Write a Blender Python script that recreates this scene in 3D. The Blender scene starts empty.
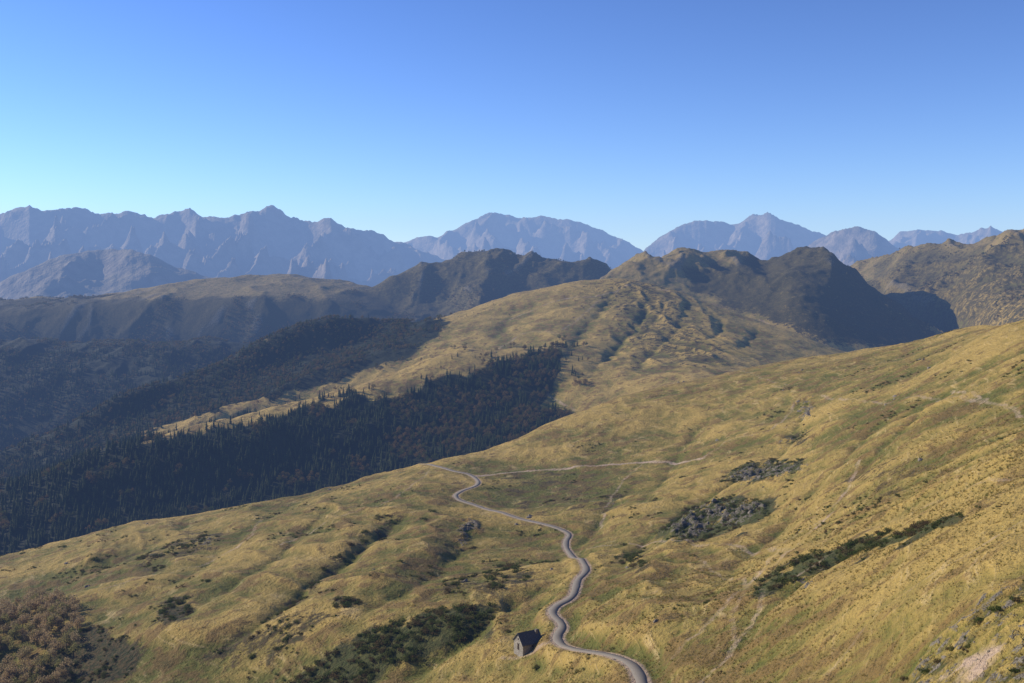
import bpy, math, random, time
import numpy as np
T0=time.time()
F=1000.;HU=512.;HV=270.
rng=np.random.default_rng(7); random.seed(5)
scene=bpy.context.scene
# ------------------------------------------------------------ helpers
def pslopes(x,y):
    h=np.diff(x,axis=0); d=np.diff(y,axis=0)/np.maximum(h,1e-9)
    m=np.zeros_like(y); m[0]=d[0]; m[-1]=d[-1]
    if len(x)>2:
        w1=2*h[1:]+h[:-1]; w2=h[1:]+2*h[:-1]
        ok=d[:-1]*d[1:]>0
        a=np.where(ok,d[:-1],1.);b=np.where(ok,d[1:],1.)
        m[1:-1]=np.where(ok,(w1+w2)/(w1/a+w2/b),0)
    return m
def pchip(xk,yk,xq):
    xk=np.array(xk,float);yk=np.array(yk,float)
    m=pslopes(xk,yk); xq=np.clip(xq,xk[0],xk[-1])
    i=np.clip(np.searchsorted(xk,xq,side='right')-1,0,len(xk)-2)
    h=xk[i+1]-xk[i];t=(xq-xk[i])/h
    return (2*t**3-3*t*t+1)*yk[i]+(t**3-2*t*t+t)*h*m[i]+(-2*t**3+3*t*t)*yk[i+1]+(t**3-t*t)*h*m[i+1]
def loft(us,Ls,curves):
    LK=np.array([c[0] for c in curves]);VK=np.array([c[1] for c in curves])
    for j in range(1,len(LK)): LK[j]=np.maximum(LK[j],LK[j-1]+.004)
    m=pslopes(LK,VK)
    L=Ls[:,None]; V=np.full((len(Ls),len(us)),np.nan)
    for j in range(len(LK)-1):
        a=LK[j][None];b=LK[j+1][None];h=b-a;t=(L-a)/h
        k=(t>=0)&(t<=1)
        val=(2*t**3-3*t*t+1)*VK[j]+(t**3-2*t*t+t)*h*m[j]+(-2*t**3+3*t*t)*VK[j+1]+(t**3-t*t)*h*m[j+1]
        V=np.where(k,val,V)
    z=(HV-V)/F*np.exp(L)
    return np.where(np.isnan(z),-3000.,z)
def cv(us,pts):
    p=np.array(pts,float)
    return (np.log(pchip(p[:,0],p[:,2],us)),pchip(p[:,0],p[:,1],us))
_perm=np.random.default_rng(3).permutation(4096).astype(np.int32)
_ang=np.random.default_rng(4).random(4096).astype(np.float32)*6.2832
_gx=np.cos(_ang);_gy=np.sin(_ang)
def perlin(x,y,s=0):
    x=x+s*17.31;y=y-s*9.77
    xf=np.floor(x);yf=np.floor(y);xi=xf.astype(np.int32);yi=yf.astype(np.int32)
    fx=(x-xf).astype(np.float32);fy=(y-yf).astype(np.float32)
    def g(ix,iy,dx,dy):
        h=_perm[(_perm[(ix+s*131)&4095]+iy)&4095]
        return _gx[h]*dx+_gy[h]*dy
    u=fx*fx*fx*(fx*(fx*6-15)+10);v=fy*fy*fy*(fy*(fy*6-15)+10)
    a=g(xi,yi,fx,fy);b=g(xi+1,yi,fx-1,fy);c=g(xi,yi+1,fx,fy-1);d=g(xi+1,yi+1,fx-1,fy-1)
    return ((a+(b-a)*u)+((c+(d-c)*u)-(a+(b-a)*u))*v)*1.5
def fbm(x,y,lam,o=4,s=0,g=.5):
    r=0;a=1.;f=1/lam
    for i in range(o):
        r=r+a*perlin(x*f,y*f,s+i);a*=g;f*=2.03
    return r
def ridged(x,y,lam,o=4,s=0,g=.5):
    r=0;a=1.;f=1/lam;n=0;w=1.
    for i in range(o):
        q=(1-np.abs(perlin(x*f,y*f,s+i))*1.6); q=np.clip(q,0,1)**2*w
        w=np.clip(q*1.6,0,1)
        r=r+a*q;n+=a;a*=g;f*=2.03
    return r/n
def blur(a,n,axis):
    c=np.cumsum(np.pad(a,[(n+1,n) if k==axis else (0,0) for k in range(2)],mode='edge'),axis=axis)
    if axis==0: return (c[2*n+1:]-c[:-2*n-1])/(2*n+1)
    return (c[:,2*n+1:]-c[:,:-2*n-1])/(2*n+1)
def sblur(a,n): 
    for _ in range(2): a=blur(blur(a,n,0),n,1)
    return a
def inpoly(U,V,poly):
    r=np.zeros(U.shape,bool);n=len(poly)
    for i in range(n):
        x1,y1=poly[i];x2,y2=poly[(i+1)%n]
        if y1==y2: continue
        c=((y1>V)!=(y2>V))&(U<(x2-x1)*(V-y1)/(y2-y1)+x1)
        r^=c
    return r
def ss(a,b,x):
    t=np.clip((x-a)/(b-a),0,1);return t*t*(3-2*t)
# ------------------------------------------------------------ grids
us=np.concatenate([np.arange(-1000,-400,25),np.arange(-400,-24,8),np.arange(-20,1044,1.5),np.arange(1048,1430,8),np.arange(1430,2100,25)]).astype(float)
Ls=np.concatenate([np.linspace(math.log(6),math.log(60),70,endpoint=False),np.linspace(math.log(60),math.log(1150),920,endpoint=False),np.linspace(math.log(1150),math.log(5200),720)])
Y=np.exp(Ls)[:,None]*np.ones_like(us)[None]
X=(us[None]-HU)/F*Y
U=np.broadcast_to(us[None],Y.shape)
def const(y,v): return (np.full(len(us),math.log(y)),np.full(len(us),float(v)))
def low(c,k,z=-700):
    L=c[0]+math.log(k); return (L,HV-F*z/np.exp(L))
A=const(6,1300)
B=cv(us,[(-1000,705,380),(-300,702,390),(0,700,400),(200,700,370),(400,700,310),(520,700,270),(640,700,220),(760,700,170),(880,700,125),(960,700,95),(1024,700,80),(1324,690,55),(2000,680,40)])
C=cv(us,[(-1000,640,450),(-300,632,465),(0,625,475),(200,615,430),(400,610,385),(520,620,345),(640,612,300),(760,600,250),(880,590,190),(1024,575,130),(1324,540,90),(2000,500,70)])
D=cv(us,[(-1000,610,560),(-300,605,565),(0,586,580),(200,557,570),(400,535,545),(520,530,560),(640,520,520),(760,510,440),(880,490,330),(1024,470,230),(1324,420,150),(2000,350,110)])
E=cv(us,[(-1000,602,650),(-300,598,650),(0,566,655),(200,522,690),(400,485,720),(520,470,760),(640,450,760),(760,428,700),(880,402,570),(1024,380,390),(1324,330,240),(2000,240,170)])
crest=cv(us,[(-1000,600,720),(-300,592,720),(0,555,720),(60,542,735),(130,523,760),(200,510,780),(260,498,800),(310,491,815),(370,475,840),(430,463,860),(480,451,880),(520,436,900),(560,418,930),(600,404,955),(640,391,980),(720,373,1000),(800,358,980),(860,351,950),(900,346,900),(960,332,800),(1024,319,650),(1324,240,450),(2000,120,350)])
G_=(crest[0]+math.log(1.12),crest[1]+32)
near=loft(us,Ls,[A,B,C,D,E,crest,G_,low(crest,1.5)])
def layer(cs):
    cs=[cv(us,c) for c in cs]
    cr=cs[-1]
    return loft(us,Ls,[low(cs[0],.86)]+cs+[(cr[0]+math.log(1.05),cr[1]+22),low(cr,1.3)])
L2=layer([
 [(-1000,680,1000),(-400,630,1080),(0,585,1150),(200,560,1200),(400,520,1300),(560,480,1350),(700,520,1400)],
 [(-1000,620,1200),(-400,560,1250),(0,520,1300),(200,490,1370),(400,440,1500),(560,400,1600),(700,450,1600)],
 [(-1000,560,1350),(-400,515,1400),(0,478,1430),(60,462,1450),(120,441,1490),(200,418,1550),(300,394,1650),(400,366,1750),(470,350,1820),(560,348,1850),(700,420,1850)]])
L2b=layer([
 [(-1000,600,1500),(-400,540,1550),(0,500,1600),(200,440,1750),(400,400,1850),(500,385,1750),(600,420,1500),(700,400,1450),(830,385,1500),(1000,400,1600),(1300,500,1600)],
 [(-1000,560,1700),(-400,500,1750),(0,475,1780),(200,398,1950),(400,347,2080),(500,340,2000),(560,345,1900),(640,345,1850),(700,347,1800),(830,370,1750),(1000,400,1750),(1300,500,1700)],
 [(-1000,550,1800),(-400,492,1830),(0,463,1850),(200,380,2030),(400,331,2220),(500,314,2200),(600,300,2170),(650,305,2120),(700,318,2050),(830,357,1880),(1000,400,1820),(1300,500,1800)],
 [(-1000,540,1850),(-400,484,1900),(0,452,1900),(60,425,1950),(130,386,2000),(200,366,2100),(270,336,2200),(300,323,2250),(340,320,2280),(430,318,2350),(480,303,2400),(540,286,2400),(580,278,2400),(620,276,2380),(650,283,2330),(700,299,2250),(760,319,2150),(830,346,2000),(870,358,1950),(1000,395,1900),(1300,500,1900)]])
L3=layer([
 [(400,420,2450),(500,380,2450),(620,335,2450),(700,330,2450),(805,340,2350),(930,372,2300),(1100,450,2200)],
 [(400,370,2700),(500,340,2700),(620,287,2720),(700,280,2780),(760,285,2700),(805,290,2600),(850,308,2550),(930,348,2450),(1100,430,2300)],
 [(400,340,3000),(500,310,3000),(580,285,3000),(620,266,3050),(650,256,3100),(700,248,3150),(735,249,3150),(763,254,3050),(785,245,3050),(805,243,3000),(830,250,2950),(850,263,2900),(880,287,2800),(930,326,2650),(970,350,2550),(1100,400,2400)]])
L3b=layer([
 [(700,480,3000),(800,400,3000),(860,335,2950),(930,337,2750),(1024,320,2250),(1200,320,1900),(1900,300,1500)],
 [(700,440,3300),(800,350,3300),(860,290,3250),(910,280,3000),(1024,272,2600),(1200,268,2300),(1900,230,1900)],
 [(700,400,3600),(800,315,3600),(840,278,3600),(860,263,3550),(880,252,3500),(910,241,3400),(960,234,3200),(1024,224,3000),(1200,212,2700),(1900,180,2400)]])
L4=layer([
 [(100,460,3400),(300,370,3450),(400,345,3450),(500,335,3400),(600,330,3300),(800,400,3200)],
 [(100,440,3700),(300,330,3780),(400,300,3820),(500,282,3850),(600,290,3750),(800,370,3600)],
 [(100,400,3900),(250,330,3900),(340,300,3900),(370,287,3950),(400,271,4000),(430,259,4050),(470,250,4100),(500,248,4100),(540,252,4050),(580,257,4000),(610,267,3950),(660,280,3900),(800,330,3800)]])
L5=layer([
 [(-1000,500,3050),(0,485,3150),(280,440,3200),(430,420,3250),(600,460,3200)],
 [(-1000,410,3400),(-400,400,3450),(0,392,3480),(280,370,3450),(430,365,3450),(600,430,3500)],
 [(-1000,345,3700),(-400,325,3700),(0,307,3800),(130,299,3800),(280,292,3760),(365,300,3750),(430,324,3720),(600,400,3700)],
 [(-1000,335,4000),(-400,315,4000),(0,299,4100),(80,296,4150),(130,290,4200),(160,285,4230),(200,279,4300),(240,276,4330),(280,275,4350),(330,279,4300),(365,284,4200),(400,296,4100),(430,312,4000),(600,390,3950)]])
kk=6.
stack=[near,L2,L2b,L3,L3b,L4,L5,np.full_like(near,-700.)]
mx=np.maximum.reduce(stack)
Z=mx+kk*np.log(sum(np.exp(np.clip((s-mx)/kk,-50,0)) for s in stack))
Z=np.where(Y<1100,np.maximum(near,-700),Z)
# ------------------------------------------------------------ relief noise
xn=X.astype(np.float32);yn=Y.astype(np.float32)
wx=xn+fbm(xn,yn,300,2,40)*60;wy=yn+fbm(xn,yn,300,2,50)*60
wn=1-ss(900,1200,Y)
nearamp=ss(10,150,Y)
dz=wn*nearamp*(fbm(wx,wy,150,3,1)*3.0+fbm(xn,yn,34,3,5)*.6)
dz+=wn*ss(20,100,Y)*(fbm(xn,yn,9,3,9)*.34)
rid=ridged(wx*.9+wy*.45,wy*.3-wx*.2,60,4,12)
dz+=wn*nearamp*(1.6+.9*ss(650,300,U))*(rid-.45)
r2=ridged(wx*.9+wy*.45,wy*.3-wx*.2,19,3,16)
dz+=wn*nearamp*(r2-.4)*.9
mid=ss(1050,1250,Y)
soft=1-.65*ss(2600,3200,Y)*ss(440,380,U)-.6*ss(1400,1600,Y)*ss(2500,2300,Y)*ss(400,500,U)
rm=ridged(wx,wy,420,5,20)
dz+=mid*soft*((rm-.5)*(24+22*ss(2400,3200,Y))+fbm(xn,yn,60,4,25)*4)
ce=np.exp(-((U-645+(Y-2200)*.08)/70)**2)*ss(1500,1700,Y)*ss(2420,2300,Y)
fl=ridged(wx*1.0+wy*.35,(wy-wx*.35)*.3,45,4,33)
dz+=ce*(fl-.5)*7
sh=ss(2500,2900,Y)
fl2=ridged(X,Y*.4,260,5,37)
dz+=sh*soft*(fl2-.55)*36
dz+=sh*ridged(xn,yn,70,3,38)*6*soft
dz+=ss(2300,2600,Y)*ss(860,920,U)*(ridged(wx+wy*.5,wy*.6,180,5,45)-.45)*42
Z=Z+dz
# ------------------------------------------------------------ ray picking on the terrain
def refresh():
    global V,CM
    V=HV-F*Z/Y
    CM=np.minimum.accumulate(V,axis=0)
def colpos(u): return np.interp(u,us,np.arange(len(us)))
def unproj(u,v):
    c=int(round(float(colpos(u)))); i=int(np.searchsorted(-CM[:,c],-v)); i=min(max(i,1),len(Ls)-1)
    a=V[i-1,c];b=V[i,c];t=0 if a==b else min(max((a-v)/(a-b),0),1)
    L=Ls[i-1]+t*(Ls[i]-Ls[i-1]);y=math.exp(L)
    return ((u-HU)/F*y,y)
def sampleg(G,x,y):
    x=np.asarray(x,float);y=np.asarray(y,float)
    c=colpos(HU+F*x/y);r=np.interp(np.log(y),Ls,np.arange(len(Ls)))
    c0=np.clip(np.floor(c).astype(int),0,len(us)-2);r0=np.clip(np.floor(r).astype(int),0,len(Ls)-2)
    fc=c-c0;fr=r-r0
    return (G[r0,c0]*(1-fc)+G[r0,c0+1]*fc)*(1-fr)+(G[r0+1,c0]*(1-fc)+G[r0+1,c0+1]*fc)*fr
def line(uv): return np.array([unproj(*p) for p in uv])
def catmull(P,step=2.):
    P=np.vstack([2*P[0]-P[1],P,2*P[-1]-P[-2]]);out=[]
    for i in range(1,len(P)-2):
        n=max(2,int(np.linalg.norm(P[i+1]-P[i])/step))
        for k in range(n):
            t=k/n
            out.append(.5*((2*P[i])+(-P[i-1]+P[i+1])*t+(2*P[i-1]-5*P[i]+4*P[i+1]-P[i+2])*t*t+(-P[i-1]+3*P[i]-3*P[i+1]+P[i+2])*t**3))
    out.append(P[-2]);return np.array(out)
def dist(P,pad):
    y0,y1=P[:,1].min()-pad,P[:,1].max()+pad
    r0=max(0,np.searchsorted(np.exp(Ls),y0)-1);r1=min(len(Ls),np.searchsorted(np.exp(Ls),y1)+1)
    Dm=np.full((r1-r0,len(us)),1e9);T=np.zeros_like(Dm)
    xs=X[r0:r1];ys=Y[r0:r1]
    for i in range(len(P)-1):
        a=P[i];b=P[i+1];d=b-a;l2=(d@d)+1e-9
        ya,yb=min(a[1],b[1])-pad,max(a[1],b[1])+pad
        q0=max(0,np.searchsorted(ys[:,0],ya)-1);q1=np.searchsorted(ys[:,0],yb)+1
        if q1<=q0: continue
        ym=max(ya,6.)
        ul=HU+F*min((min(a[0],b[0])-pad)/ym,(min(a[0],b[0])-pad)/yb);uh=HU+F*max((max(a[0],b[0])+pad)/ym,(max(a[0],b[0])+pad)/yb)
        c0=max(0,np.searchsorted(us,ul)-1);c1=np.searchsorted(us,uh)+1
        xx=xs[q0:q1,c0:c1];yy=ys[q0:q1,c0:c1]
        t=np.clip(((xx-a[0])*d[0]+(yy-a[1])*d[1])/l2,0,1)
        dd=np.hypot(xx-a[0]-t*d[0],yy-a[1]-t*d[1])
        sub=Dm[q0:q1,c0:c1];k=dd<sub
        sub[k]=dd[k];T[q0:q1,c0:c1][k]=(i+t)[k]
    return r0,r1,Dm,T
refresh()
def carve(uv,w,d,sharp=1.2,wob=.3):
    P=catmull(line(uv),8.)
    P=P+np.stack([perlin(P[:,0]/22,P[:,1]/22,70),perlin(P[:,0]/22,P[:,1]/22,71)],1)*w*wob*2
    r0,r1,Dm,T=dist(P,w*3.5)
    n=len(P)-1;e=ss(0,.25,T/n)*ss(0,.3,1-T/n)
    ww=w*(1+.35*perlin(X[r0:r1]/24,Y[r0:r1]/24,72))
    dd=d*(1+.4*perlin(X[r0:r1]/35,Y[r0:r1]/35,73))
    Z[r0:r1]-=dd*e*np.exp(-(Dm/ww)**sharp)
gul=[
([(428,505),(395,520),(365,540),(335,565),(300,590),(255,622),(200,650),(120,692)],8,5.5),
([(560,570),(500,602),(455,640),(420,672),(390,695)],11,4.5),
([(300,500),(235,540),(170,580),(90,622),(0,655)],9,2.2),
([(650,472),(612,500),(590,532),(560,570)],8,3),
([(800,400),(795,430),(760,470),(700,500),(640,548),(600,590)],7,4),
([(200,516),(150,545),(80,575),(0,600)],9,2),
([(340,500),(270,560),(210,600),(150,640),(90,680)],7,2.4),
([(480,530),(440,570),(380,600),(330,640),(290,680)],9,3),
([(1000,470),(900,520),(830,560),(760,610),(700,690)],6,3.2),
([(900,400),(850,450),(800,500),(740,560),(690,640)],7,2.8),
([(960,380),(900,430),(860,470),(820,530)],5,1.8),
([(720,400),(690,440),(660,480),(640,520)],8,2.2),
]
for g in gul: carve(*g)
for g in [([(455,505),(410,556),(350,605),(290,650),(240,690)],13,-3),([(690,505),(660,560),(650,620),(640,680)],12,-3.5),([(160,520),(110,550),(60,575),(10,590)],12,-2)]: carve(*g)
for g in [([(655,292),(640,320),(615,350),(585,385)],14,8),([(690,302),(675,330),(650,355),(630,385)],10,5),([(725,315),(715,335),(690,352)],10,3.5),
          ([(620,285),(600,310),(575,340),(560,375)],14,6),([(560,375),(550,395),(545,415)],18,7),([(670,298),(650,325),(630,350)],7,3.5),([(760,325),(750,340),(735,352)],9,3.5),([(520,300),(505,325),(490,345)],14,3.5)]: carve(*g,sharp=1.2,wob=.4)
refresh()
# ------------------------------------------------------------ masks
def mask(poly,y0,y1,ja=5,jl=25,s=80):
    k=(Y>y0)&(Y<y1)
    m=np.zeros(Y.shape);rows=np.where(k[:,0])[0]
    sl=slice(rows[0],rows[-1]+1)
    ju=fbm(xn[sl],yn[sl],jl,4,s,.6)*ja;jv=fbm(xn[sl],yn[sl],jl,4,s+3,.6)*ja*.7
    m[sl]=inpoly(U[sl]+ju,V[sl]+jv,poly)
    return m
P_forest=[(-1000,500),(-300,490),(0,468),(60,453),(120,441),(180,437),(240,423),(300,411),(340,399),(400,398),(450,376),(500,362),(560,345),(570,356),(548,385),(540,405),(570,412),(560,440),(450,490),(300,520),(0,600),(-1000,900)]
P_wood=[(-1000,560),(-400,480),(0,445),(60,418),(130,380),(200,360),(270,330),(300,316),(430,312),(455,322),(425,345),(400,360),(330,384),(260,400),(170,422),(120,440),(0,480),(-400,510),(-1000,600)]
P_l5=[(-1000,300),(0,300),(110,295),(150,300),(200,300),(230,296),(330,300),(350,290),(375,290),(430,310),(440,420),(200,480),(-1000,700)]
forest=mask(P_forest,1080,2100,12,60)
wood=mask(P_wood,1500,2500,9,60,85)
l5=mask(P_l5,2250,4150,10,120,90)  # wooded face; its dark tone also paints in the slope's shade
l4=mask([(335,300),(400,262),(470,246),(560,246),(620,270),(600,340),(360,350)],3200,4300,8,120,95)
l3=mask([(680,268),(735,262),(765,252),(790,240),(840,250),(960,350),(830,345),(740,312),(690,290)],2200,3300,8,100,100)  # dark scrub tone adds painted shade to the hump's right-facing slope
l3b=mask([(860,262),(930,246),(1024,240),(1400,230),(1400,350),(940,345)],2000,3700,18,120,105)
forest_shade=np.maximum.reduce([sblur(forest,2),sblur(wood,2)*.8,sblur(l5,3)*ss(300,360,V)*.7])
scrub_shade=np.maximum.reduce([sblur(l5,3)*.95,sblur(l4,3)*.62,sblur(l3,3)*.75,sblur(l3b,3)*.55,ce*.45])
P_band=[(750,588),(768,573),(800,560),(832,549),(870,536),(920,522),(965,515),(968,519),(925,535),(880,548),(845,562),(815,572),(790,586),(760,600)]
P_br=[(895,690),(925,655),(955,628),(995,592),(1040,572),(1040,690)]
P_sc=[[(290,683),(330,650),(380,625),(430,610),(500,603),(490,625),(440,655),(390,675),(370,690),(290,690)],
      [(470,475),(560,470),(640,480),(620,510),(560,520),(500,505)],
      [(20,683),(40,660),(90,622),(130,640),(160,650),(100,690)],  # dark scrub patch right of the grove, painting its cast shadow
      [(150,612),(170,598),(200,602),(190,622),(160,625)],
      [(325,610),(340,595),(365,600),(350,612)],
      P_band,
      [(652,532),(688,510),(740,495),(779,502),(775,516),(732,532),(690,543),(662,542)],
      [(712,484),(743,462),(817,462),(808,474),(750,484)],
      P_br,
      [(600,560),(640,540),(660,560),(640,575)],
      [(190,655),(260,628),(330,565),(400,512),(418,514),(350,560),(300,604),(260,645),(200,675)],
      [(120,560),(190,530),(230,530),(215,548),(150,575)],
      [(430,585),(500,560),(540,575),(500,598),(450,600)],
      [(780,445),(800,425),(812,432),(800,448)],
      [(840,480),(900,455),(960,450),(940,480),(880,500)],
      [(660,620),(700,600),(720,615),(690,640)],
      [(230,640),(290,612),(330,615),(300,650),(250,670)]]
wt=[.78,.34,.78,.8,.8,.8,.72,.72,.45,.42,.56,.42,.42,.5,.36,.36,.46]
scn=np.zeros_like(Z)
for i,p in enumerate(P_sc): scn=np.maximum(scn,sblur(mask(p,60,800,12,14,110+i),2)*wt[i])
scrub_shade=np.maximum(scrub_shade,scn)
P_rk=[([(452,547),(456,532),(470,514),(480,517),(473,532),(460,548)],.75,2.4),
      ([(660,538),(690,514),(735,499),(772,506),(755,519),(715,530),(690,540)],.62,2.6),
      ([(718,482),(748,464),(814,465),(797,475),(751,482)],.62,2.2),
      ([(795,404),(810,394),(815,412),(802,424)],.7,3.),
      ([(780,440),(800,436),(795,448),(780,450)],.6,1.8),
      ([(185,545),(215,535),(218,543),(195,550)],.6,1.4),
      ([(600,505),(625,490),(632,496),(610,512)],.45,.8),
      ([(770,582),(820,566),(830,570),(790,592)],.5,1.2),
      (P_br,.40,.8)]
rock=np.zeros_like(Z)
cr_n=.6*ridged(xn,yn,11,4,130)+.4*ridged(xn+yn*.5,yn*2.2,5,3,134)
for i,(p,w,h) in enumerate(P_rk):
    m=sblur(mask(p,60,1000,11,10,140+i),2)
    rock=np.maximum(rock,m*w*np.clip(cr_n*2.4,.15,1)); Z+=m*h*(cr_n*1.7-.25)
midrock=ss(.55,.8,fl2)*sh*.5
rock=np.maximum(rock,np.clip(midrock,0,1))
refresh()
# ------------------------------------------------------------ road
road_uv=[(650,712),(643,690),(640,677),(632,664),(612,656),(585,651),(563,646),(557,636),(563,625),(552,614),(558,605),(573,595),(578,580),(586,570),(582,560),(566,546),(569,534),(555,527),(530,521),(500,511),(472,504),(456,497),(461,491),(478,484),(472,476),(450,470),(422,464)]
RP=catmull(line(road_uv),2.)
for _ in range(3): RP[1:-1]=(RP[:-2]+2*RP[1:-1]+RP[2:])/4
rz=sampleg(Z,RP[:,0],RP[:,1])
for _ in range(12): rz[1:-1]=(rz[:-2]+rz[1:-1]+rz[2:])/3
r0,r1,Dm,Tm=dist(RP,14)
zi=np.interp(Tm,np.arange(len(RP)),rz)
w=1-ss(2.6,8,Dm)
Z[r0:r1]=Z[r0:r1]*(1-w)+(zi-.06)*w
dirt=np.zeros_like(Z)
dirt[r0:r1]=np.maximum(dirt[r0:r1],(1-ss(1.6,3.6,Dm))*.7)
def trail(uv,wd,st):
    P=catmull(line(uv),4.)
    P=P+np.stack([perlin(P[:,0]/12,P[:,1]/12,170),perlin(P[:,0]/12,P[:,1]/12,171)],1)*1.8
    a,b,Dd,_=dist(P,wd*4)
    dirt[a:b]=np.maximum(dirt[a:b],(1-ss(wd*.5,wd*1.5,Dd))*st*(.85+.35*perlin(X[a:b]/15,Y[a:b]/15,172)))
for t in [([(478,476),(520,472),(570,468),(620,464),(660,461),(700,459)],2.6,.78),
          ([(562,645),(545,650),(528,654),(505,656)],1.6,.55),
          ([(590,548),(640,546),(690,543),(740,546),(795,549)],1.5,.52),
          ([(950,392),(990,400),(1010,408),(1020,418)],1.1,.5),
          ([(820,395),(870,402),(930,398),(985,402)],1.5,.5),
          ([(690,372),(760,378),(830,372),(900,360)],1.6,.42),
          ([(700,459),(730,440),(770,430),(800,395)],1.5,.48),
          ([(700,560),(760,590),(740,640),(700,683)],.9,.44),
          ([(860,460),(840,500),(780,560),(720,610),(670,660)],1.1,.46),
          ([(640,465),(610,500),(600,530)],1.2,.46),
          ([(820,520),(780,545),(740,600),(735,640)],.9,.42),
          ([(1010,480),(930,505),(860,535),(800,575)],.9,.42),
          ([(1024,520),(960,560),(880,610),(820,680)],.7,.42),
          ([(260,520),(240,545),(180,570),(100,590)],1.5,.46),
          ([(430,470),(400,495),(330,520),(280,545)],1.3,.46),
          ([(470,350),(520,335),(560,330),(600,300)],4,.44),
          ([(545,390),(560,402),(575,410)],3,.5),
          ([(640,284),(600,295),(560,300),(500,322)],4,.5),
          ([(650,287),(700,300),(760,320),(825,345)],5,.48)]:
    try: trail(*t)
    except Exception as e: print('trail',e)
dirt=np.maximum(dirt,sblur(mask([(935,690),(950,668),(972,650),(1000,636),(1018,640),(1000,655),(985,672),(975,690)],60,300,14,4,160),3)*np.clip(.62+.5*fbm(xn,yn,3.,3,161),0,.9))
refresh()
cur=Z-sblur(Z,14);cur2=Z-sblur(Z,5)
curn=np.clip(cur/(1.2+Y*.004),-1,1);curs=np.clip(cur2/(.35+Y*.0015),-1,1)
print('terrain',time.time()-T0,Z.shape)
# ------------------------------------------------------------ node helpers
class NT:
    def __init__(s,mat):
        s.t=mat.node_tree if hasattr(mat,'node_tree') else mat; s.n=s.t.nodes; s.l=s.t.links
    def new(s,t,**k):
        n=s.n.new(t)
        for a,b in k.items(): setattr(n,a,b)
        return n
    def put(s,sock,v):
        if isinstance(v,bpy.types.NodeSocket): s.l.new(v,sock)
        elif v is not None: sock.default_value=v
    def noise(s,vec,scale,detail=4,rough=.55,dist=0):
        n=s.new('ShaderNodeTexNoise');s.put(n.inputs['Vector'],vec);n.inputs['Scale'].default_value=scale
        n.inputs['Detail'].default_value=detail;n.inputs['Roughness'].default_value=rough;n.inputs['Distortion'].default_value=dist
        return n.outputs['Fac']
    def math(s,op,a,b=None,clamp=False):
        n=s.new('ShaderNodeMath',operation=op,use_clamp=clamp);s.put(n.inputs[0],a);s.put(n.inputs[1],b);return n.outputs[0]
    def mapr(s,v,a,b,c=0,d=1):
        n=s.new('ShaderNodeMapRange');n.interpolation_type='SMOOTHSTEP'
        s.put(n.inputs[0],v)
        for i,k in enumerate((a,b,c,d)): n.inputs[i+1].default_value=k
        return n.outputs[0]
    def mix(s,f,a,b,mode='MIX'):
        n=s.new('ShaderNodeMix',data_type='RGBA',blend_type=mode)
        s.put(n.inputs[0],f)
        for i,v in ((6,a),(7,b)):
            if isinstance(v,tuple): v=(*v,1) if len(v)==3 else v
            s.put(n.inputs[i],v)
        return n.outputs[2]
    def attr(s,name):
        n=s.new('ShaderNodeAttribute',attribute_name=name);return n
def newmat(name):
    m=bpy.data.materials.new(name);m.use_nodes=True
    nt=NT(m);b=nt.n['Principled BSDF'];b.inputs['Roughness'].default_value=.9
    b.inputs['Specular IOR Level'].default_value=.15
    return m,nt,b
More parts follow.
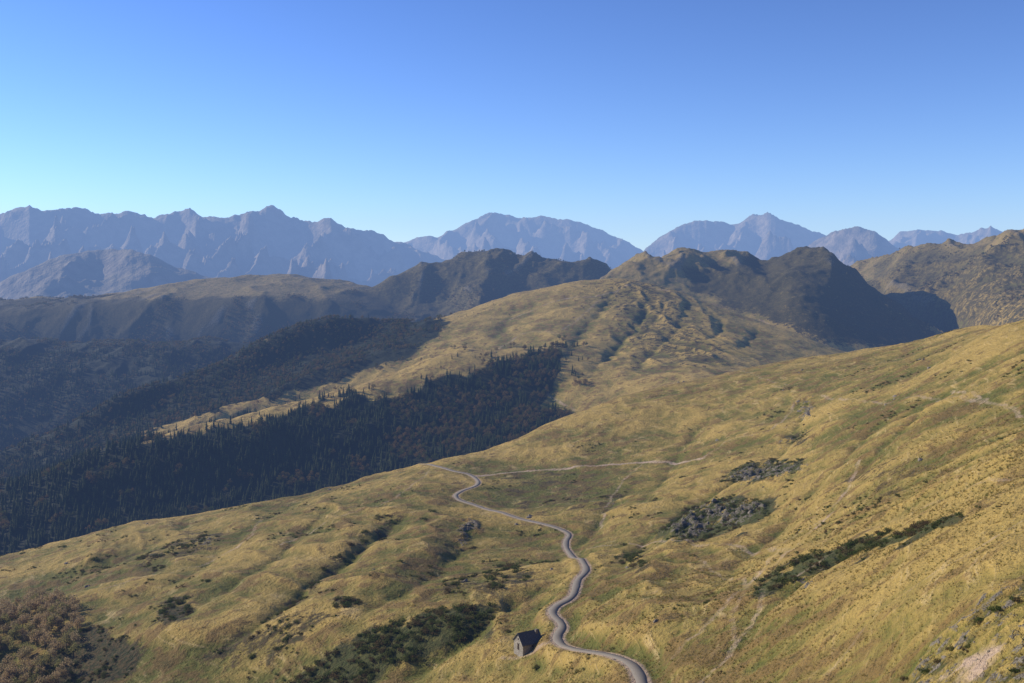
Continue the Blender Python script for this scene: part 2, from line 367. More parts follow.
def terrain_mat():
    m,t,b=newmat('mountain_grassland')
    co=t.new('ShaderNodeTexCoord').outputs['Object']
    a=t.attr('maskA');sa=t.new('ShaderNodeSeparateColor');t.l.new(a.outputs['Color'],sa.inputs[0])
    dirt_=a.outputs['Alpha']
    b2=t.attr('maskB');sb=t.new('ShaderNodeSeparateColor');t.l.new(b2.outputs['Color'],sb.inputs[0])
    n60=t.noise(co,.014,4,.6);n10=t.noise(co,.09,4,.62,.4);n2=t.noise(co,.55,4,.65);nf=t.noise(co,2.6,2,.7)
    mp=t.new('ShaderNodeMapping');t.l.new(co,mp.inputs[0]);mp.inputs['Scale'].default_value=(.05,.05,.7)
    st=t.noise(mp.outputs[0],1.,3,.6,.8)
    dry=t.math('ADD',t.math('MULTIPLY',n60,2.0),t.math('MULTIPLY',n10,1.0))
    dry=t.math('ADD',dry,t.math('MULTIPLY',n2,.4));dry=t.math('ADD',dry,t.math('MULTIPLY',st,.45))
    dry=t.math('ADD',dry,t.math('MULTIPLY',sb.outputs[0],.95))
    dry=t.mapr(dry,2.0,2.78)
    c=t.mix(dry,(.125,.13,.026),(.48,.335,.098))
    c=t.mix(t.mapr(n2,.45,.75,0,.5),c,(.29,.22,.06))
    c=t.mix(t.mapr(nf,.35,.7,0,.5),c,t.mix(.5,c,(.085,.08,.02)))
    c=t.mix(t.mapr(t.math('ADD',st,t.math('MULTIPLY',nf,.5)),.82,1.02,0,.65),c,(.60,.45,.21))
    br=t.mapr(t.math('SUBTRACT',n10,t.math('MULTIPLY',n60,.55)),.22,.35,0,.65)
    c=t.mix(br,c,(.20,.115,.045))
    c=t.mix(t.mapr(t.math('ADD',t.math('MULTIPLY',n10,.6),t.math('MULTIPLY',nf,.6)),.65,.78,0,.75),c,(.05,.06,.018))
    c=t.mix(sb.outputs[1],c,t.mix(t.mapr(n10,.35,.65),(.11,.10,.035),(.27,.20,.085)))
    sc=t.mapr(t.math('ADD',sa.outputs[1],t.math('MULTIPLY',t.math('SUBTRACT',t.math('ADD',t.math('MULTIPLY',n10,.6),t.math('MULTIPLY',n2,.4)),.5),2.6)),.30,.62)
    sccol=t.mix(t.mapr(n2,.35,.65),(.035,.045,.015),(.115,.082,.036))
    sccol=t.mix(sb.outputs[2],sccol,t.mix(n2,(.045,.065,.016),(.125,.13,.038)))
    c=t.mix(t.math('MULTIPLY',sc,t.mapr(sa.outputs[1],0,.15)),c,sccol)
    rk=t.mapr(t.math('ADD',sa.outputs[2],t.math('MULTIPLY',t.math('SUBTRACT',n2,.5),2.2)),.38,.55)
    rk=t.math('MULTIPLY',rk,t.mapr(sa.outputs[2],0,.2))
    c=t.mix(rk,c,t.mix(t.mapr(nf,.3,.7),(.085,.075,.055),(.27,.235,.18)))
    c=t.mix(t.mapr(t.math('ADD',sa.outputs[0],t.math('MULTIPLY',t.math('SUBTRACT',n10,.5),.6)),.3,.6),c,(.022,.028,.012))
    dd=t.mapr(t.math('ADD',dirt_,t.math('MULTIPLY',t.math('SUBTRACT',n2,.5),.8)),.2,.75)
    dd=t.math('MULTIPLY',dd,t.mapr(dirt_,0,.2))
    c=t.mix(dd,c,t.mix(nf,(.36,.26,.17),(.62,.47,.34)))
    t.l.new(c,b.inputs['Base Color'])
    h=t.math('ADD',t.math('MULTIPLY',n10,2.2),t.math('ADD',t.math('MULTIPLY',n2,1.1),t.math('MULTIPLY',nf,.3)))
    h=t.math('ADD',h,t.math('MULTIPLY',st,.7))
    bp=t.new('ShaderNodeBump');bp.inputs['Strength'].default_value=.95;bp.inputs['Distance'].default_value=1.15
    t.l.new(h,bp.inputs['Height']);t.l.new(bp.outputs[0],b.inputs['Normal'])
    return m
def far_mat():
    m,t,b=newmat('bare_mountain_rock')
    co=t.new('ShaderNodeTexCoord').outputs['Object']
    n1=t.noise(co,.0016,4,.65);n2=t.noise(co,.008,4,.7)
    g=t.new('ShaderNodeNewGeometry');s=t.new('ShaderNodeSeparateXYZ');t.l.new(g.outputs['Normal'],s.inputs[0])
    flat=t.mapr(t.math('ADD',s.outputs[2],t.math('MULTIPLY',t.math('SUBTRACT',n2,.5),.6)),.7,.95)
    c=t.mix(t.mapr(n2,.3,.7),(.08,.072,.06),(.22,.185,.15))
    c=t.mix(t.math('MULTIPLY',flat,n1),c,(.15,.13,.065))
    t.l.new(c,b.inputs['Base Color'])
    bp=t.new('ShaderNodeBump');bp.inputs['Strength'].default_value=.7;bp.inputs['Distance'].default_value=60
    t.l.new(n2,bp.inputs['Height']);t.l.new(bp.outputs[0],b.inputs['Normal'])
    return m
def grid_mesh(name,X,Y,Z,mat,attrs={}):
    R,Cn=Z.shape
    me=bpy.data.meshes.new(name);n=R*Cn
    me.vertices.add(n);me.vertices.foreach_set('co',np.stack([X,Y,Z],-1).astype(np.float32).ravel())
    i=(np.arange(R-1)[:,None]*Cn+np.arange(Cn-1)[None]).ravel()
    q=np.stack([i,i+1,i+1+Cn,i+Cn],1).astype(np.int32)
    me.loops.add(q.size);me.loops.foreach_set('vertex_index',q.ravel())
    me.polygons.add(len(q));me.polygons.foreach_set('loop_start',np.arange(0,q.size,4,dtype=np.int32))
    me.polygons.foreach_set('loop_total',np.full(len(q),4,np.int32))
    me.polygons.foreach_set('use_smooth',np.ones(len(q),bool))
    for k,v in attrs.items():
        at=me.attributes.new(k,'FLOAT_COLOR','POINT');at.data.foreach_set('color',v.astype(np.float32).ravel())
    me.update(calc_edges=True);me.materials.append(mat)
    ob=bpy.data.objects.new(name,me);scene.collection.objects.link(ob);return ob
reg=.5+curn*.36+curs*.22+.20*ss(600,760,U)*(Y<1100)*ss(420,520,V)
reg-=.22*np.exp(-((U-560)/80)**2-((V-490)/22)**2)*(Y<1100)
reg-=.05*ss(420,250,U)*(Y<1100)
reg+=.10*ss(1300,1500,Y)
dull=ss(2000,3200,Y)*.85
green=sblur(((Y<800)&(inpoly(U,V,P_band)|inpoly(U,V,P_br)|inpoly(U,V,P_sc[0])|inpoly(U,V,P_sc[6])|inpoly(U,V,P_sc[7]))).astype(float),5)*.7
mA=np.stack([forest_shade,scrub_shade,rock,dirt],-1);mB=np.stack([np.clip(reg,0,1),dull,green,dull*0+1],-1)
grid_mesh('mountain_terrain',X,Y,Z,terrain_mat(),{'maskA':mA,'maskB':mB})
print('mesh',time.time()-T0)
# ------------------------------------------------------------ distant ranges
us2=np.concatenate([np.arange(-700,-24,8),np.arange(-20,1044,1.5),np.arange(1048,1800,8)]).astype(float)
L2s=np.linspace(math.log(5150),math.log(26000),600)
Y2=np.exp(L2s)[:,None]*np.ones_like(us2)[None];X2=(us2[None]-HU)/F*Y2
x2=X2.astype(np.float32);y2=Y2.astype(np.float32)
def n1d(u,lam,s,o=4):
    return fbm(u.astype(np.float32),np.full(u.shape,3.3,np.float32),lam,o,s,.55)
def far(pts,y,amp,s,rough=1.6,zb=-550):
    p=np.array(pts,float)
    vc=np.interp(us2,p[:,0],p[:,1])+n1d(us2,16,s,5)*rough
    yc=y*(1+.05*n1d(us2,140,s+5,2));Lc=np.log(yc)
    kn=[(Lc+math.log(.66),HV-F*zb/(yc*.66)),(Lc+math.log(.84),vc+46),(Lc+math.log(.955),vc+15),(Lc,vc),(Lc+math.log(1.05),vc+20),(Lc+math.log(1.3),HV-F*zb/(yc*1.3))]
    z=loft(us2,L2s,kn)
    w=np.clip(np.abs(L2s[:,None]-Lc[None])/.05,.0,1)*np.clip((z-zb)/400,0,1)
    rr=ridged(x2+fbm(x2,y2,2500,2,s+7)*500,y2*.7,y*.085,6,s+9,.55)
    z=z+w*amp*(rr-.6)
    return z
fl_=[]
fl_.append(far([(-700,330),(-60,305),(0,283),(30,268),(60,256),(90,250),(125,248),(150,256),(170,266),(210,276),(260,284),(330,310),(500,400),(1800,400)],8800,200,300,1.2))
fl_.append(far([(-700,215),(-300,205),(-100,212),(0,213),(15,209),(30,205),(45,211),(60,209),(75,206),(95,213),(115,214),(135,211),(150,218),(170,214),(190,208),(205,217),(225,218),(245,213),(258,210),(272,205),(285,214),(300,219),(318,221),(330,217),(345,227),(360,232),(372,229),(390,240),(410,246),(440,256),(470,270),(560,330),(1800,360)],14500,900,320,2.2))
fl_.append(far([(-700,400),(250,330),(330,280),(380,250),(405,242),(425,235),(437,236),(450,231),(470,221),(490,212),(500,214),(520,217),(545,216),(570,219),(600,230),(625,241),(645,251),(670,268),(760,330),(1800,400)],18500,900,340,1.4))
fl_.append(far([(-700,400),(560,330),(620,275),(648,246),(665,234),(685,223),(700,220),(715,221),(735,224),(755,216),(768,211),(785,219),(800,227),(820,233),(845,240),(870,250),(885,245),(900,231),(925,230),(950,233),(975,232),(990,227),(1002,233),(1100,222),(1300,230),(1800,215)],17500,900,360,1.5))
fl_.append(far([(-700,400),(720,330),(790,262),(815,240),(835,232),(850,228),(860,226),(875,232),(890,243),(910,256),(980,300),(1800,380)],13500,700,380,1.3))
Z2=np.maximum.reduce(fl_+[np.full_like(Y2,-560.)+fbm(x2,y2,2000,3,390)*60])
Z2+=fbm(x2,y2,500,4,395,.6)*18
grid_mesh('distant_mountain_range',X2,Y2,Z2,far_mat())
# ------------------------------------------------------------ generic mesh building
def mesh_obj(name,verts,faces,mats,midx=None,smooth=False,link=True,parent=None):
    me=bpy.data.meshes.new(name);me.from_pydata([tuple(map(float,v)) for v in verts],[],[tuple(map(int,f)) for f in faces])
    for m in mats: me.materials.append(m)
    if midx is not None: me.polygons.foreach_set('material_index',np.array(midx,np.int32))
    if smooth: me.polygons.foreach_set('use_smooth',np.ones(len(faces),bool))
    me.update();ob=bpy.data.objects.new(name,me)
    if link: scene.collection.objects.link(ob)
    if parent: ob.parent=parent
    return ob
m_road,t,b=newmat('weathered_asphalt')
co=t.new('ShaderNodeTexCoord').outputs['Object']
c=t.mix(t.noise(co,.4,4,.6),(.20,.18,.14),(.36,.31,.24));c=t.mix(t.mapr(t.noise(co,3,3,.6),.3,.7),c,(.26,.23,.185));t.l.new(c,b.inputs['Base Color'])
tan=np.gradient(RP,axis=0);tan/=np.linalg.norm(tan,axis=1)[:,None]+1e-9;nor=np.stack([-tan[:,1],tan[:,0]],1)
ve=[];fa=[]
wr=np.array([-1.6,-1.3,0,1.3,1.6]);zo=[-.5,.05,.09,.05,-.5]
for i in range(len(RP)):
    k=1+.08*math.sin(i*.37)+.05*math.sin(i*1.1)
    for a,o in zip(wr*k,zo): ve.append((RP[i,0]+nor[i,0]*a,RP[i,1]+nor[i,1]*a,rz[i]+o))
for i in range(len(RP)-1):
    for j in range(4): q=i*5+j;fa.append((q,q+1,q+6,q+5))
mesh_obj('mountain_road',ve,fa,[m_road],smooth=True)
# ------------------------------------------------------------ plant prototypes
def leafmat(name,c1,c2,c3=None,tr=.35):
    m,t,b=newmat(name)
    oi=t.new('ShaderNodeObjectInfo').outputs['Random'];co=t.new('ShaderNodeTexCoord').outputs['Object']
    n=t.noise(co,6,1,.6)
    c=t.mix(oi,c1,c2)
    if c3: c=t.mix(t.mapr(t.math('FRACT',t.math('MULTIPLY',oi,7.3)),.55,.8),c,c3)
    c=t.mix(t.mapr(n,.3,.7,0,.5),c,t.mix(1.,c,(.55,.55,.5),'MULTIPLY'))
    t.l.new(c,b.inputs['Base Color'])
    tl=t.new('ShaderNodeBsdfTranslucent');t.l.new(c,tl.inputs[0]);mx_=t.new('ShaderNodeMixShader');mx_.inputs[0].default_value=tr
    t.l.new(b.outputs[0],mx_.inputs[1]);t.l.new(tl.outputs[0],mx_.inputs[2]);t.l.new(mx_.outputs[0],t.n['Material Output'].inputs[0])
    return m
m_con=leafmat('conifer_needles',(.04,.062,.02),(.085,.10,.03),None,.2)
m_dec=leafmat('autumn_leaves',(.17,.14,.045),(.25,.155,.06),(.10,.12,.03))
m_grv=leafmat('grove_leaves',(.44,.34,.19),(.48,.35,.20),(.30,.28,.11),.5)
m_shr=leafmat('juniper_leaves',(.085,.12,.028),(.15,.16,.04),(.18,.13,.055))
m_grs=leafmat('tussock_grass',(.37,.28,.08),(.52,.39,.15),(.20,.20,.05))
m_bark,t,b=newmat('bark');co=t.new('ShaderNodeTexCoord').outputs['Object'];t.l.new(t.mix(t.noise(co,9,3),(.05,.04,.03),(.13,.11,.09)),b.inputs['Base Color'])
m_rock,t,b=newmat('grey_rock');co=t.new('ShaderNodeTexCoord').outputs['Object'];t.l.new(t.mix(t.noise(co,2.5,5,.7),(.12,.105,.08),(.33,.285,.22)),b.inputs['Base Color'])
def protos(name,fn,n,mats):
    col=bpy.data.collections.new(name)
    for k in range(n):
        v,f,mi=fn(np.random.default_rng(100+k));o=mesh_obj('%s_proto_%d'%(name,k),v,f,mats,mi,link=False);col.objects.link(o)
    return col
def tube(v,f,mi,a,b,r0,r1,n=5,m=0):
    a=np.array(a,float);b=np.array(b,float);d=b-a;d/=np.linalg.norm(d)
    s=np.cross(d,(0.3,1,.2));s/=np.linalg.norm(s);t=np.cross(d,s);k=len(v)
    for p,r in ((a,r0),(b,r1)):
        for i in range(n):
            an=6.2832*i/n;v.append(p+(s*math.cos(an)+t*math.sin(an))*r)
    for i in range(n): f.append((k+i,k+(i+1)%n,k+n+(i+1)%n,k+n+i));mi.append(m)
def conifer(r):
    v=[];f=[];mi=[];tube(v,f,mi,(0,0,-.06),(0,0,.97),.016,.002,5,1)
    T=11;R=.18+.07*r.random()
    for ti in range(T):
        h=.10+.86*(ti/(T-1))**.92;rad=R*(1-h)**.75+.012
        nb=10 if ti<7 else 7;ph=r.random()*6
        for k in range(nb):
            an=ph+6.2832*k/nb+r.normal()*.15;rr=rad*(.7+.6*r.random());dr=.04+.05*r.random()
            e=np.array((math.cos(an),math.sin(an),0));s=np.array((-e[1],e[0],0));w=rr*.36
            q=len(v)
            v+= [np.array((0,0,h+.035)),e*rr*.55+s*w+(0,0,h-dr*.5),e*rr+(0,0,h-dr),e*rr*.55-s*w+(0,0,h-dr*.5-.01)]
            f+=[(q,q+1,q+2),(q,q+2,q+3)];mi+=[0,0]
    return v,f,mi
def leaves(v,f,mi,r,cen,rad,n,size,m=0,fl=1.):
    for _ in range(n):
        d=r.normal(size=3);d/=np.linalg.norm(d);p=cen+d*rad*(.55+.5*r.random()**.6)*np.array((1,1,fl))
        a=r.normal(size=3);a/=np.linalg.norm(a);b=np.cross(a,r.normal(size=3));b/=np.linalg.norm(b)
        s=size*(.6+.8*r.random());q=len(v)
        v+=[p-a*s,p+b*s*.8,p+a*s,p-b*s*.7];f.append((q,q+1,q+2,q+3));mi.append(m)
def decid(r):
    v=[];f=[];mi=[];tube(v,f,mi,(0,0,-.06),(.01,0,.45),.028,.016,6,1)
    for k in range(9):
        an=6.28*k/9+r.random();h=.36+.42*r.random();rr=.20*r.random()+.10
        if k==8: rr=.03;h=.8
        c=np.array((math.cos(an)*rr,math.sin(an)*rr,h))
        tube(v,f,mi,(0.01,0,.32+.1*r.random()),c,.012,.004,4,1)
        leaves(v,f,mi,r,c,.13+.06*r.random(),44,.034,0,.85)
    return v,f,mi
def shrub(r):
    v=[];f=[];mi=[]
    for k in range(4): tube(v,f,mi,(0,0,-.1),(r.normal()*.25,r.normal()*.25,.28),.03,.01,4,1)
    for k in range(7):
        c=np.array((r.normal()*.30,r.normal()*.30,.10+.14*r.random()))
        leaves(v,f,mi,r,c,.2+.1*r.random(),34,.06,0,.8)
    return v,f,mi
def tuft(r):
    v=[];f=[];mi=[]
    for k in range(22):
        an=r.random()*6.28;l=.35+.65*r.random();o=r.normal(size=2)*.16
        e=np.array((math.cos(an),math.sin(an)));s=np.array((-e[1],e[0]))*.03
        b0=np.array((o[0],o[1],-.05));m_=np.array((*(o+e*l*.22),l*.5));t_=np.array((*(o+e*l*.6),l*.72));q=len(v)
        v+=[b0-np.array((*s,0)),b0+np.array((*s,0)),m_+np.array((*s,0)),m_-np.array((*s,0)),t_]
        f+=[(q,q+1,q+2,q+3),(q+3,q+2,q+4)];mi+=[0,0]
    return v,f,mi
def boulder(r):
    import bmesh
    bm=bmesh.new();bmesh.ops.create_icosphere(bm,subdivisions=3,radius=.5)
    pl=[(lambda d:(d/np.linalg.norm(d),.28+.16*r.random()))(r.normal(size=3)) for _ in range(11)]
    v=[]
    for x in bm.verts:
        p=np.array(x.co)
        for n,dd in pl:
            e=p@n-dd
            if e>0:p=p-n*e
        p=p*(1+.05*r.normal(size=3)*.5)*np.array((1.2,.9,.75));v.append(p)
    f=[tuple(q.index for q in x.verts) for x in bm.faces];bm.free()
    return v,f,[0]*len(f)
c_con=protos('conifer',conifer,4,[m_con,m_bark]);c_dec=protos('broadleaf',decid,4,[m_dec,m_bark])
c_grv=protos('grove',decid,4,[m_grv,m_bark]);c_shr=protos('juniper',shrub,4,[m_shr,m_bark])
c_tuf=protos('tussock',tuft,4,[m_grs]);c_roc=protos('boulder',boulder,4,[m_rock])
def scatter(name,P,scl,col):
    n=len(P)
    if n==0: return
    me=bpy.data.meshes.new(name);me.vertices.add(n);me.vertices.foreach_set('co',P.astype(np.float32).ravel())
    for k,tp,a in (('scl','FLOAT',scl.astype(np.float32)),('rot','FLOAT',(rng.random(n)*6.283).astype(np.float32)),('pid','INT',rng.integers(0,4,n).astype(np.int32))):
        at=me.attributes.new(k,tp,'POINT');at.data.foreach_set('value',a)
    ob=bpy.data.objects.new(name,me);scene.collection.objects.link(ob)
    g=bpy.data.node_groups.new(name+'_nodes','GeometryNodeTree')
    g.interface.new_socket('Geometry',in_out='INPUT',socket_type='NodeSocketGeometry');g.interface.new_socket('Geometry',in_out='OUTPUT',socket_type='NodeSocketGeometry')
    N=g.nodes;l=g.links;i=N.new('NodeGroupInput');o=N.new('NodeGroupOutput');ip=N.new('GeometryNodeInstanceOnPoints')
    ci=N.new('GeometryNodeCollectionInfo');ci.inputs['Collection'].default_value=col;ci.inputs['Separate Children'].default_value=True;ci.inputs['Reset Children'].default_value=True
    def na(nm,ty):
        q=N.new('GeometryNodeInputNamedAttribute');q.data_type=ty;q.inputs['Name'].default_value=nm;return q.outputs['Attribute']
    cx=N.new('ShaderNodeCombineXYZ');l.new(na('rot','FLOAT'),cx.inputs[2])
    l.new(i.outputs[0],ip.inputs['Points']);l.new(ci.outputs[0],ip.inputs['Instance']);ip.inputs['Pick Instance'].default_value=True
    l.new(na('pid','INT'),ip.inputs['Instance Index']);l.new(cx.outputs[0],ip.inputs['Rotation']);l.new(na('scl','FLOAT'),ip.inputs['Scale'])
    l.new(ip.outputs[0],o.inputs[0])
    md=ob.modifiers.new('scatter','NODES');md.node_group=g
    print(name,n)
def candidates(y0,y1,u0,u1,dens):
    area=(u1-u0)/F*(y1*y1-y0*y0)/2;n=int(area*dens)
    y=np.sqrt(y0*y0+rng.random(n)*(y1*y1-y0*y0));u=u0+rng.random(n)*(u1-u0)
    x=(u-HU)/F*y;z=sampleg(Z,x,y);return x,y,z,u,HV-F*z/y
def pts(x,y,z,k): return np.stack([x[k],y[k],z[k]],1)
x,y,z,u,v=candidates(1080,2100,-300,640,.026)
fb=sblur(forest,7)
fs=sampleg(fb,x,y)
k=(sampleg(forest,x,y)>.5)|((fs>.05)&(rng.random(len(x))<fs*.15))
k|=(u>450)&(u<590)&(v>345)&(v<425)&(perlin(x/40,y/40,199)>.3)&(rng.random(len(x))<.2)
aut=((u>390)&(perlin(x/60,y/60,200)>-.05))|(perlin(x/45,y/45,201)>.42)
kc=k&~aut;kd=k&aut
scatter('conifer_forest',pts(x,y,z,kc),6.5+9*rng.random(kc.sum())**1.2,c_con)
scatter('broadleaf_forest',pts(x,y,z,kd),6+6*rng.random(kd.sum()),c_dec)
x,y,z,u,v=candidates(1500,2500,-300,500,.022)
g=perlin(x/90,y/90,205)+.5*perlin(x/30,y/30,206)
wb=sampleg(sblur(wood,9),x,y)
k=((sampleg(wood,x,y)>.5)&(g>-.6+.65*ss(150,420,u)))|((wb>.05)&(rng.random(len(x))<wb*.1))
kc=k&(rng.random(len(x))<.5-.4*ss(150,350,u));kd=k&~kc
scatter('ridge_conifer_woodland',pts(x,y,z,kc),7+6*rng.random(kc.sum()),c_con)
scatter('ridge_broadleaf_woodland',pts(x,y,z,kd),5+5*rng.random(kd.sum()),c_dec)
x,y,z,u,v=candidates(1400,2300,200,740,.006)
k=(perlin(x/70,y/70,210)>.36)&(v>300)&(sampleg(forest,x,y)<.5)&(rng.random(len(x))<ss(740,500,u)*.5)
scatter('hillside_bushes',pts(x,y,z,k),1.6+2.6*rng.random(k.sum()),c_dec)
x,y,z,u,v=candidates(2300,4200,-200,1100,.012)
l5s=sampleg(l5,x,y)>.5
g=perlin(x/160,y/160,215)+.5*perlin(x/50,y/50,216)
k=(l5s&(g>.25-.7*ss(310,370,v)))|(((sampleg(l4,x,y)>.5)|(sampleg(l3b,x,y)>.5))&(g>.25)&(rng.random(len(x))<.4))
kc=k&l5s&(v>350)&(rng.random(len(x))<.6);kd=k&~kc
scatter('far_slope_conifers',pts(x,y,z,kc),9+6*rng.random(kc.sum()),c_con)
scatter('far_slope_woodland',pts(x,y,z,kd),5+5*rng.random(kd.sum()),c_dec)
gp=[(-60,618),(0,612),(20,604),(60,600),(86,612),(82,640),(62,690),(-60,700)]
x,y,z,u,v=candidates(330,600,-60,110,.038)
k=inpoly(u,v,gp);scatter('autumn_grove',pts(x,y,z,k),4.5+4*rng.random(k.sum()),c_grv)
allP=[];allS=[]
x,y,z,u,v=candidates(60,800,-60,1100,.28)
s=sampleg(scn,x,y);g=perlin(x/9,y/9,220)+.6*perlin(x/3.5,y/3.5,221)
band=inpoly(u,v,P_band)|inpoly(u,v,P_sc[0])
k=(s>.4)&(g>.12-.34*band)
rr_=sampleg(rock,x,y);k&=(rr_<.5)
dr=sampleg(dirt,x,y);k&=dr<.2
sz=(.7+1.5*rng.random(len(x))**1.5)*np.clip(y/300,.4,1.2)*(1+.35*band)
allP.append(pts(x,y,z,k));allS.append(sz[k])
k2=(s<=.4)&(perlin(x/40,y/40,225)+.7*perlin(x/8,y/8,226)>.64)&(rng.random(len(x))<.45)&(dr<.1)
allP.append(pts(x,y,z,k2));allS.append(sz[k2]*.75)
scatter('juniper_shrubs',np.vstack(allP),np.concatenate(allS),c_shr)
bu=[(512,567,4),(516,570,3),(506,569,3),(343,603,4),(350,600,4),(338,606,3),(347,606,3.5),(205,582,2.5),(95,559,3),(62,548,2.5),(425,520,3),(380,518,3.5),(388,515,3),(395,522,3),(432,512,3),
    (170,606,3.5),(180,603,3.5),(188,608,3),(163,612,3),(622,545,2),(655,500,2),(536,668,2),(508,632,2),(480,618,2.5),(940,662,.9),(925,672,1.),(950,650,.9),(1000,610,1.2),(1015,600,1.2),(980,622,1.),(1018,672,.8),(905,680,.9),(365,532,3),(352,545,3),(338,556,3),(322,570,3)]
Pb=[];Sb=[]
for (a,b_,s_) in bu:
    for k in range(3):
        p=unproj(a+random.uniform(-3,3),b_+random.uniform(-1.5,1.5));Pb.append((p[0],p[1],float(sampleg(Z,p[0],p[1]))));Sb.append(s_*random.uniform(.7,1.1))
scatter('bushes',np.array(Pb),np.array(Sb),c_shr)
x,y,z,u,v=candidates(60,1000,-40,1100,.12)
r_=sampleg(rock,x,y);k=(r_>.35)&(rng.random(len(x))<.16)
k|=(perlin(x/30,y/30,230)>.45)&(rng.random(len(x))<.02)
s3=(.4+1.9*rng.random(len(x))**2.5)*np.clip(y/260,.3,1.5);k&=sampleg(dirt,x,y)<.5
x5,y5,z5,u5,v5=candidates(60,220,880,1060,2.)
k5=inpoly(u5,v5,P_br)&(perlin(x5/5,y5/5,231)>.15)&(rng.random(len(x5))<.22)
scatter('boulders',np.vstack([pts(x,y,z,k),pts(x5,y5,z5,k5)]),np.concatenate([s3[k],.15+.6*rng.random(k5.sum())**3]),c_roc)
x,y,z,u,v=candidates(62,480,-20,1044,.62)
g=perlin(x/14,y/14,240)+.6*perlin(x/4,y/4,241)
k=(v<700)&(sampleg(dirt,x,y)<.25)&(sampleg(scn,x,y)<.5)&(g>-.25)&(rng.random(len(x))<ss(460,200,y)*.9+.05)
scatter('tussock_grass',pts(x,y,z,k),(.35+.4*rng.random(k.sum()))*np.clip(y[k]/220,.6,1.2),c_tuf)
# ------------------------------------------------------------ stone cabin
m_st,t,b=newmat('stone_masonry');co=t.new('ShaderNodeTexCoord').outputs['Object']
vo=t.new('ShaderNodeTexVoronoi');t.l.new(co,vo.inputs['Vector']);vo.inputs['Scale'].default_value=2.6
c=t.mix(vo.outputs['Color'],(.38,.34,.29),(.52,.47,.39));c=t.mix(t.mapr(vo.outputs['Distance'],.25,.5,0,.6),c,(.15,.135,.11));t.l.new(c,b.inputs['Base Color'])
m_sl,t,b=newmat('slate_roof');co=t.new('ShaderNodeTexCoord').outputs['Object']
br=t.new('ShaderNodeTexBrick');t.l.new(co,br.inputs['Vector']);br.inputs['Scale'].default_value=3;br.inputs['Color1'].default_value=(.09,.09,.095,1);br.inputs['Color2'].default_value=(.15,.15,.155,1);br.inputs['Mortar'].default_value=(.03,.03,.03,1)
t.l.new(br.outputs[0],b.inputs['Base Color'])
m_wd,t,b=newmat('dark_wood');b.inputs['Base Color'].default_value=(.05,.035,.025,1)
cab=bpy.data.objects.new('stone_cabin',None);scene.collection.objects.link(cab)
W,Ld,Hw,Hr=5.6,7.0,2.3,5.0
def prism(name,vv,ff,mat): return mesh_obj(name,vv,ff,[mat],parent=cab)
w2=W/2;l2=Ld/2
prism('walls',[(-w2,-l2,-2),(w2,-l2,-2),(w2,l2,-2),(-w2,l2,-2),(-w2,-l2,Hw),(w2,-l2,Hw),(w2,l2,Hw),(-w2,l2,Hw),(0,-l2,Hr-.1),(0,l2,Hr-.1)],
 [(0,1,5,8,4),(1,2,6,5),(2,3,7,9,6),(3,0,4,7)],m_st)
ov=.35;th=.18;sl_=(Hr-Hw)/w2
for sgn,nm in ((-1,'roof_left'),(1,'roof_right')):
    xe=sgn*(w2+ov);ze=Hw-ov*sl_;a=-l2-ov;c_=l2+ov
    vv=[(0,a,Hr+.02),(xe,a,ze+.02),(xe,c_,ze+.02),(0,c_,Hr+.02),(0,a,Hr+.02+th),(xe,a,ze+.02+th),(xe,c_,ze+.02+th),(0,c_,Hr+.02+th)]
    prism(nm,vv,[(0,1,2,3),(7,6,5,4),(0,4,5,1),(1,5,6,2),(2,6,7,3),(3,7,4,0)],m_sl)
def bx(name,x0,x1,y0,y1,z0,z1,mat):
    prism(name,[(x0,y0,z0),(x1,y0,z0),(x1,y1,z0),(x0,y1,z0),(x0,y0,z1),(x1,y0,z1),(x1,y1,z1),(x0,y1,z1)],[(0,3,2,1),(4,5,6,7),(0,1,5,4),(1,2,6,5),(2,3,7,6),(3,0,4,7)],mat)
bx('door',-.5,.5,-l2-.05,-l2-.002,0,2.0,m_wd);bx('lintel',-.75,.75,-l2-.09,-l2-.003,2.01,2.28,m_st)
bx('window',-.3,.3,-l2-.04,-l2-.002,3.0,3.5,m_wd);bx('chimney',.35,.95,l2-1.3,l2-.6,3.6,5.5,m_st)
bx('side_window',w2+.002,w2+.04,-.4,.4,1.0,1.7,m_wd)
cp=unproj(528,649);cab.location=(cp[0],cp[1],float(sampleg(Z,cp[0],cp[1]))+.4);cab.rotation_euler=(0,0,math.radians(-60))
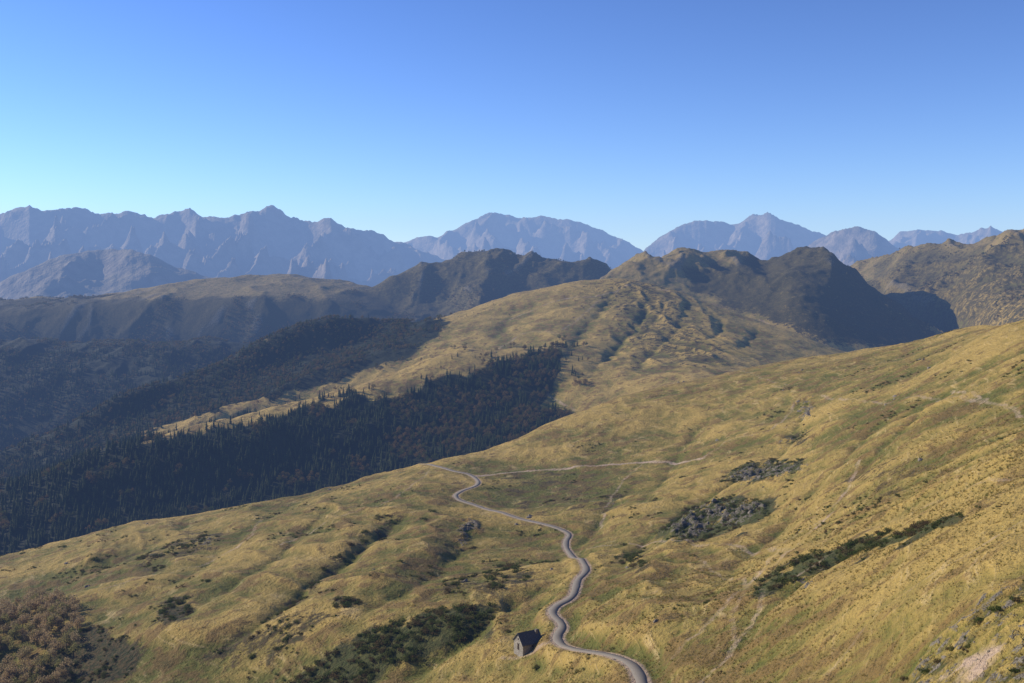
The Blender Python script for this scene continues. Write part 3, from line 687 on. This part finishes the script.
# ------------------------------------------------------------ light, sky, haze
AZ=math.radians(-68);EL=math.radians(24)
wd=bpy.data.worlds.new('World');scene.world=wd;wd.use_nodes=True
N=NT(wd);sk=N.new('ShaderNodeTexSky');sk.sky_type='NISHITA';sk.sun_disc=False;sk.sun_elevation=EL;sk.sun_rotation=AZ;sk.altitude=1800
sk.air_density=1.0;sk.dust_density=.1;sk.ozone_density=2.2
gm=N.new('ShaderNodeGamma');gm.inputs[1].default_value=1.5;N.l.new(N.mix(1.,sk.outputs[0],(.86,.955,1.2),'MULTIPLY'),gm.inputs[0])
bg=N.n['Background'];N.l.new(gm.outputs[0],bg.inputs[0]);bg.inputs[1].default_value=.056
sd=bpy.data.lights.new('sun','SUN');sd.energy=5.0;sd.angle=math.radians(.5);sd.color=(1,.90,.75)
so=bpy.data.objects.new('sun',sd);scene.collection.objects.link(so)
from mathutils import Vector
d=Vector((math.sin(AZ)*math.cos(EL),math.cos(AZ)*math.cos(EL),math.sin(EL)))
so.rotation_euler=d.to_track_quat('Z','Y').to_euler()
m=bpy.data.materials.new('glowing_haze');m.use_nodes=True;nt=m.node_tree;nt.nodes.remove(nt.nodes['Principled BSDF']);out=nt.nodes['Material Output']
va=nt.nodes.new('ShaderNodeVolumeAbsorption');va.inputs['Color'].default_value=(.46,.34,.03,1);va.inputs['Density'].default_value=4.6e-5
em=nt.nodes.new('ShaderNodeEmission');em.inputs['Color'].default_value=(.29,.48,1,1);em.inputs['Strength'].default_value=4.2e-5  # added glow stands in for sunlight scattered by the haze
ad=nt.nodes.new('ShaderNodeAddShader');nt.links.new(va.outputs[0],ad.inputs[0]);nt.links.new(em.outputs[0],ad.inputs[1])
nt.links.new(ad.outputs[0],out.inputs['Volume'])
x0,x1,y0,y1,z0,z1=-26000,26000,-3000,27000,-1500,1300
mesh_obj('glowing_haze_box',[(x0,y0,z0),(x1,y0,z0),(x1,y1,z0),(x0,y1,z0),(x0,y0,z1),(x1,y0,z1),(x1,y1,z1),(x0,y1,z1)],[(0,3,2,1),(4,5,6,7),(0,1,5,4),(1,2,6,5),(2,3,7,6),(3,0,4,7)],[m])
cam=bpy.data.cameras.new('camera');co_=bpy.data.objects.new('camera',cam);scene.collection.objects.link(co_)
cam.lens=36*F/1024;cam.sensor_width=36;cam.shift_y=-(341.5-HV)/1024;cam.clip_start=.5;cam.clip_end=90000
co_.rotation_euler=(math.pi/2,0,0);scene.camera=co_
scene.view_settings.view_transform='Standard';scene.view_settings.look='None';scene.view_settings.exposure=0
print('done',time.time()-T0)
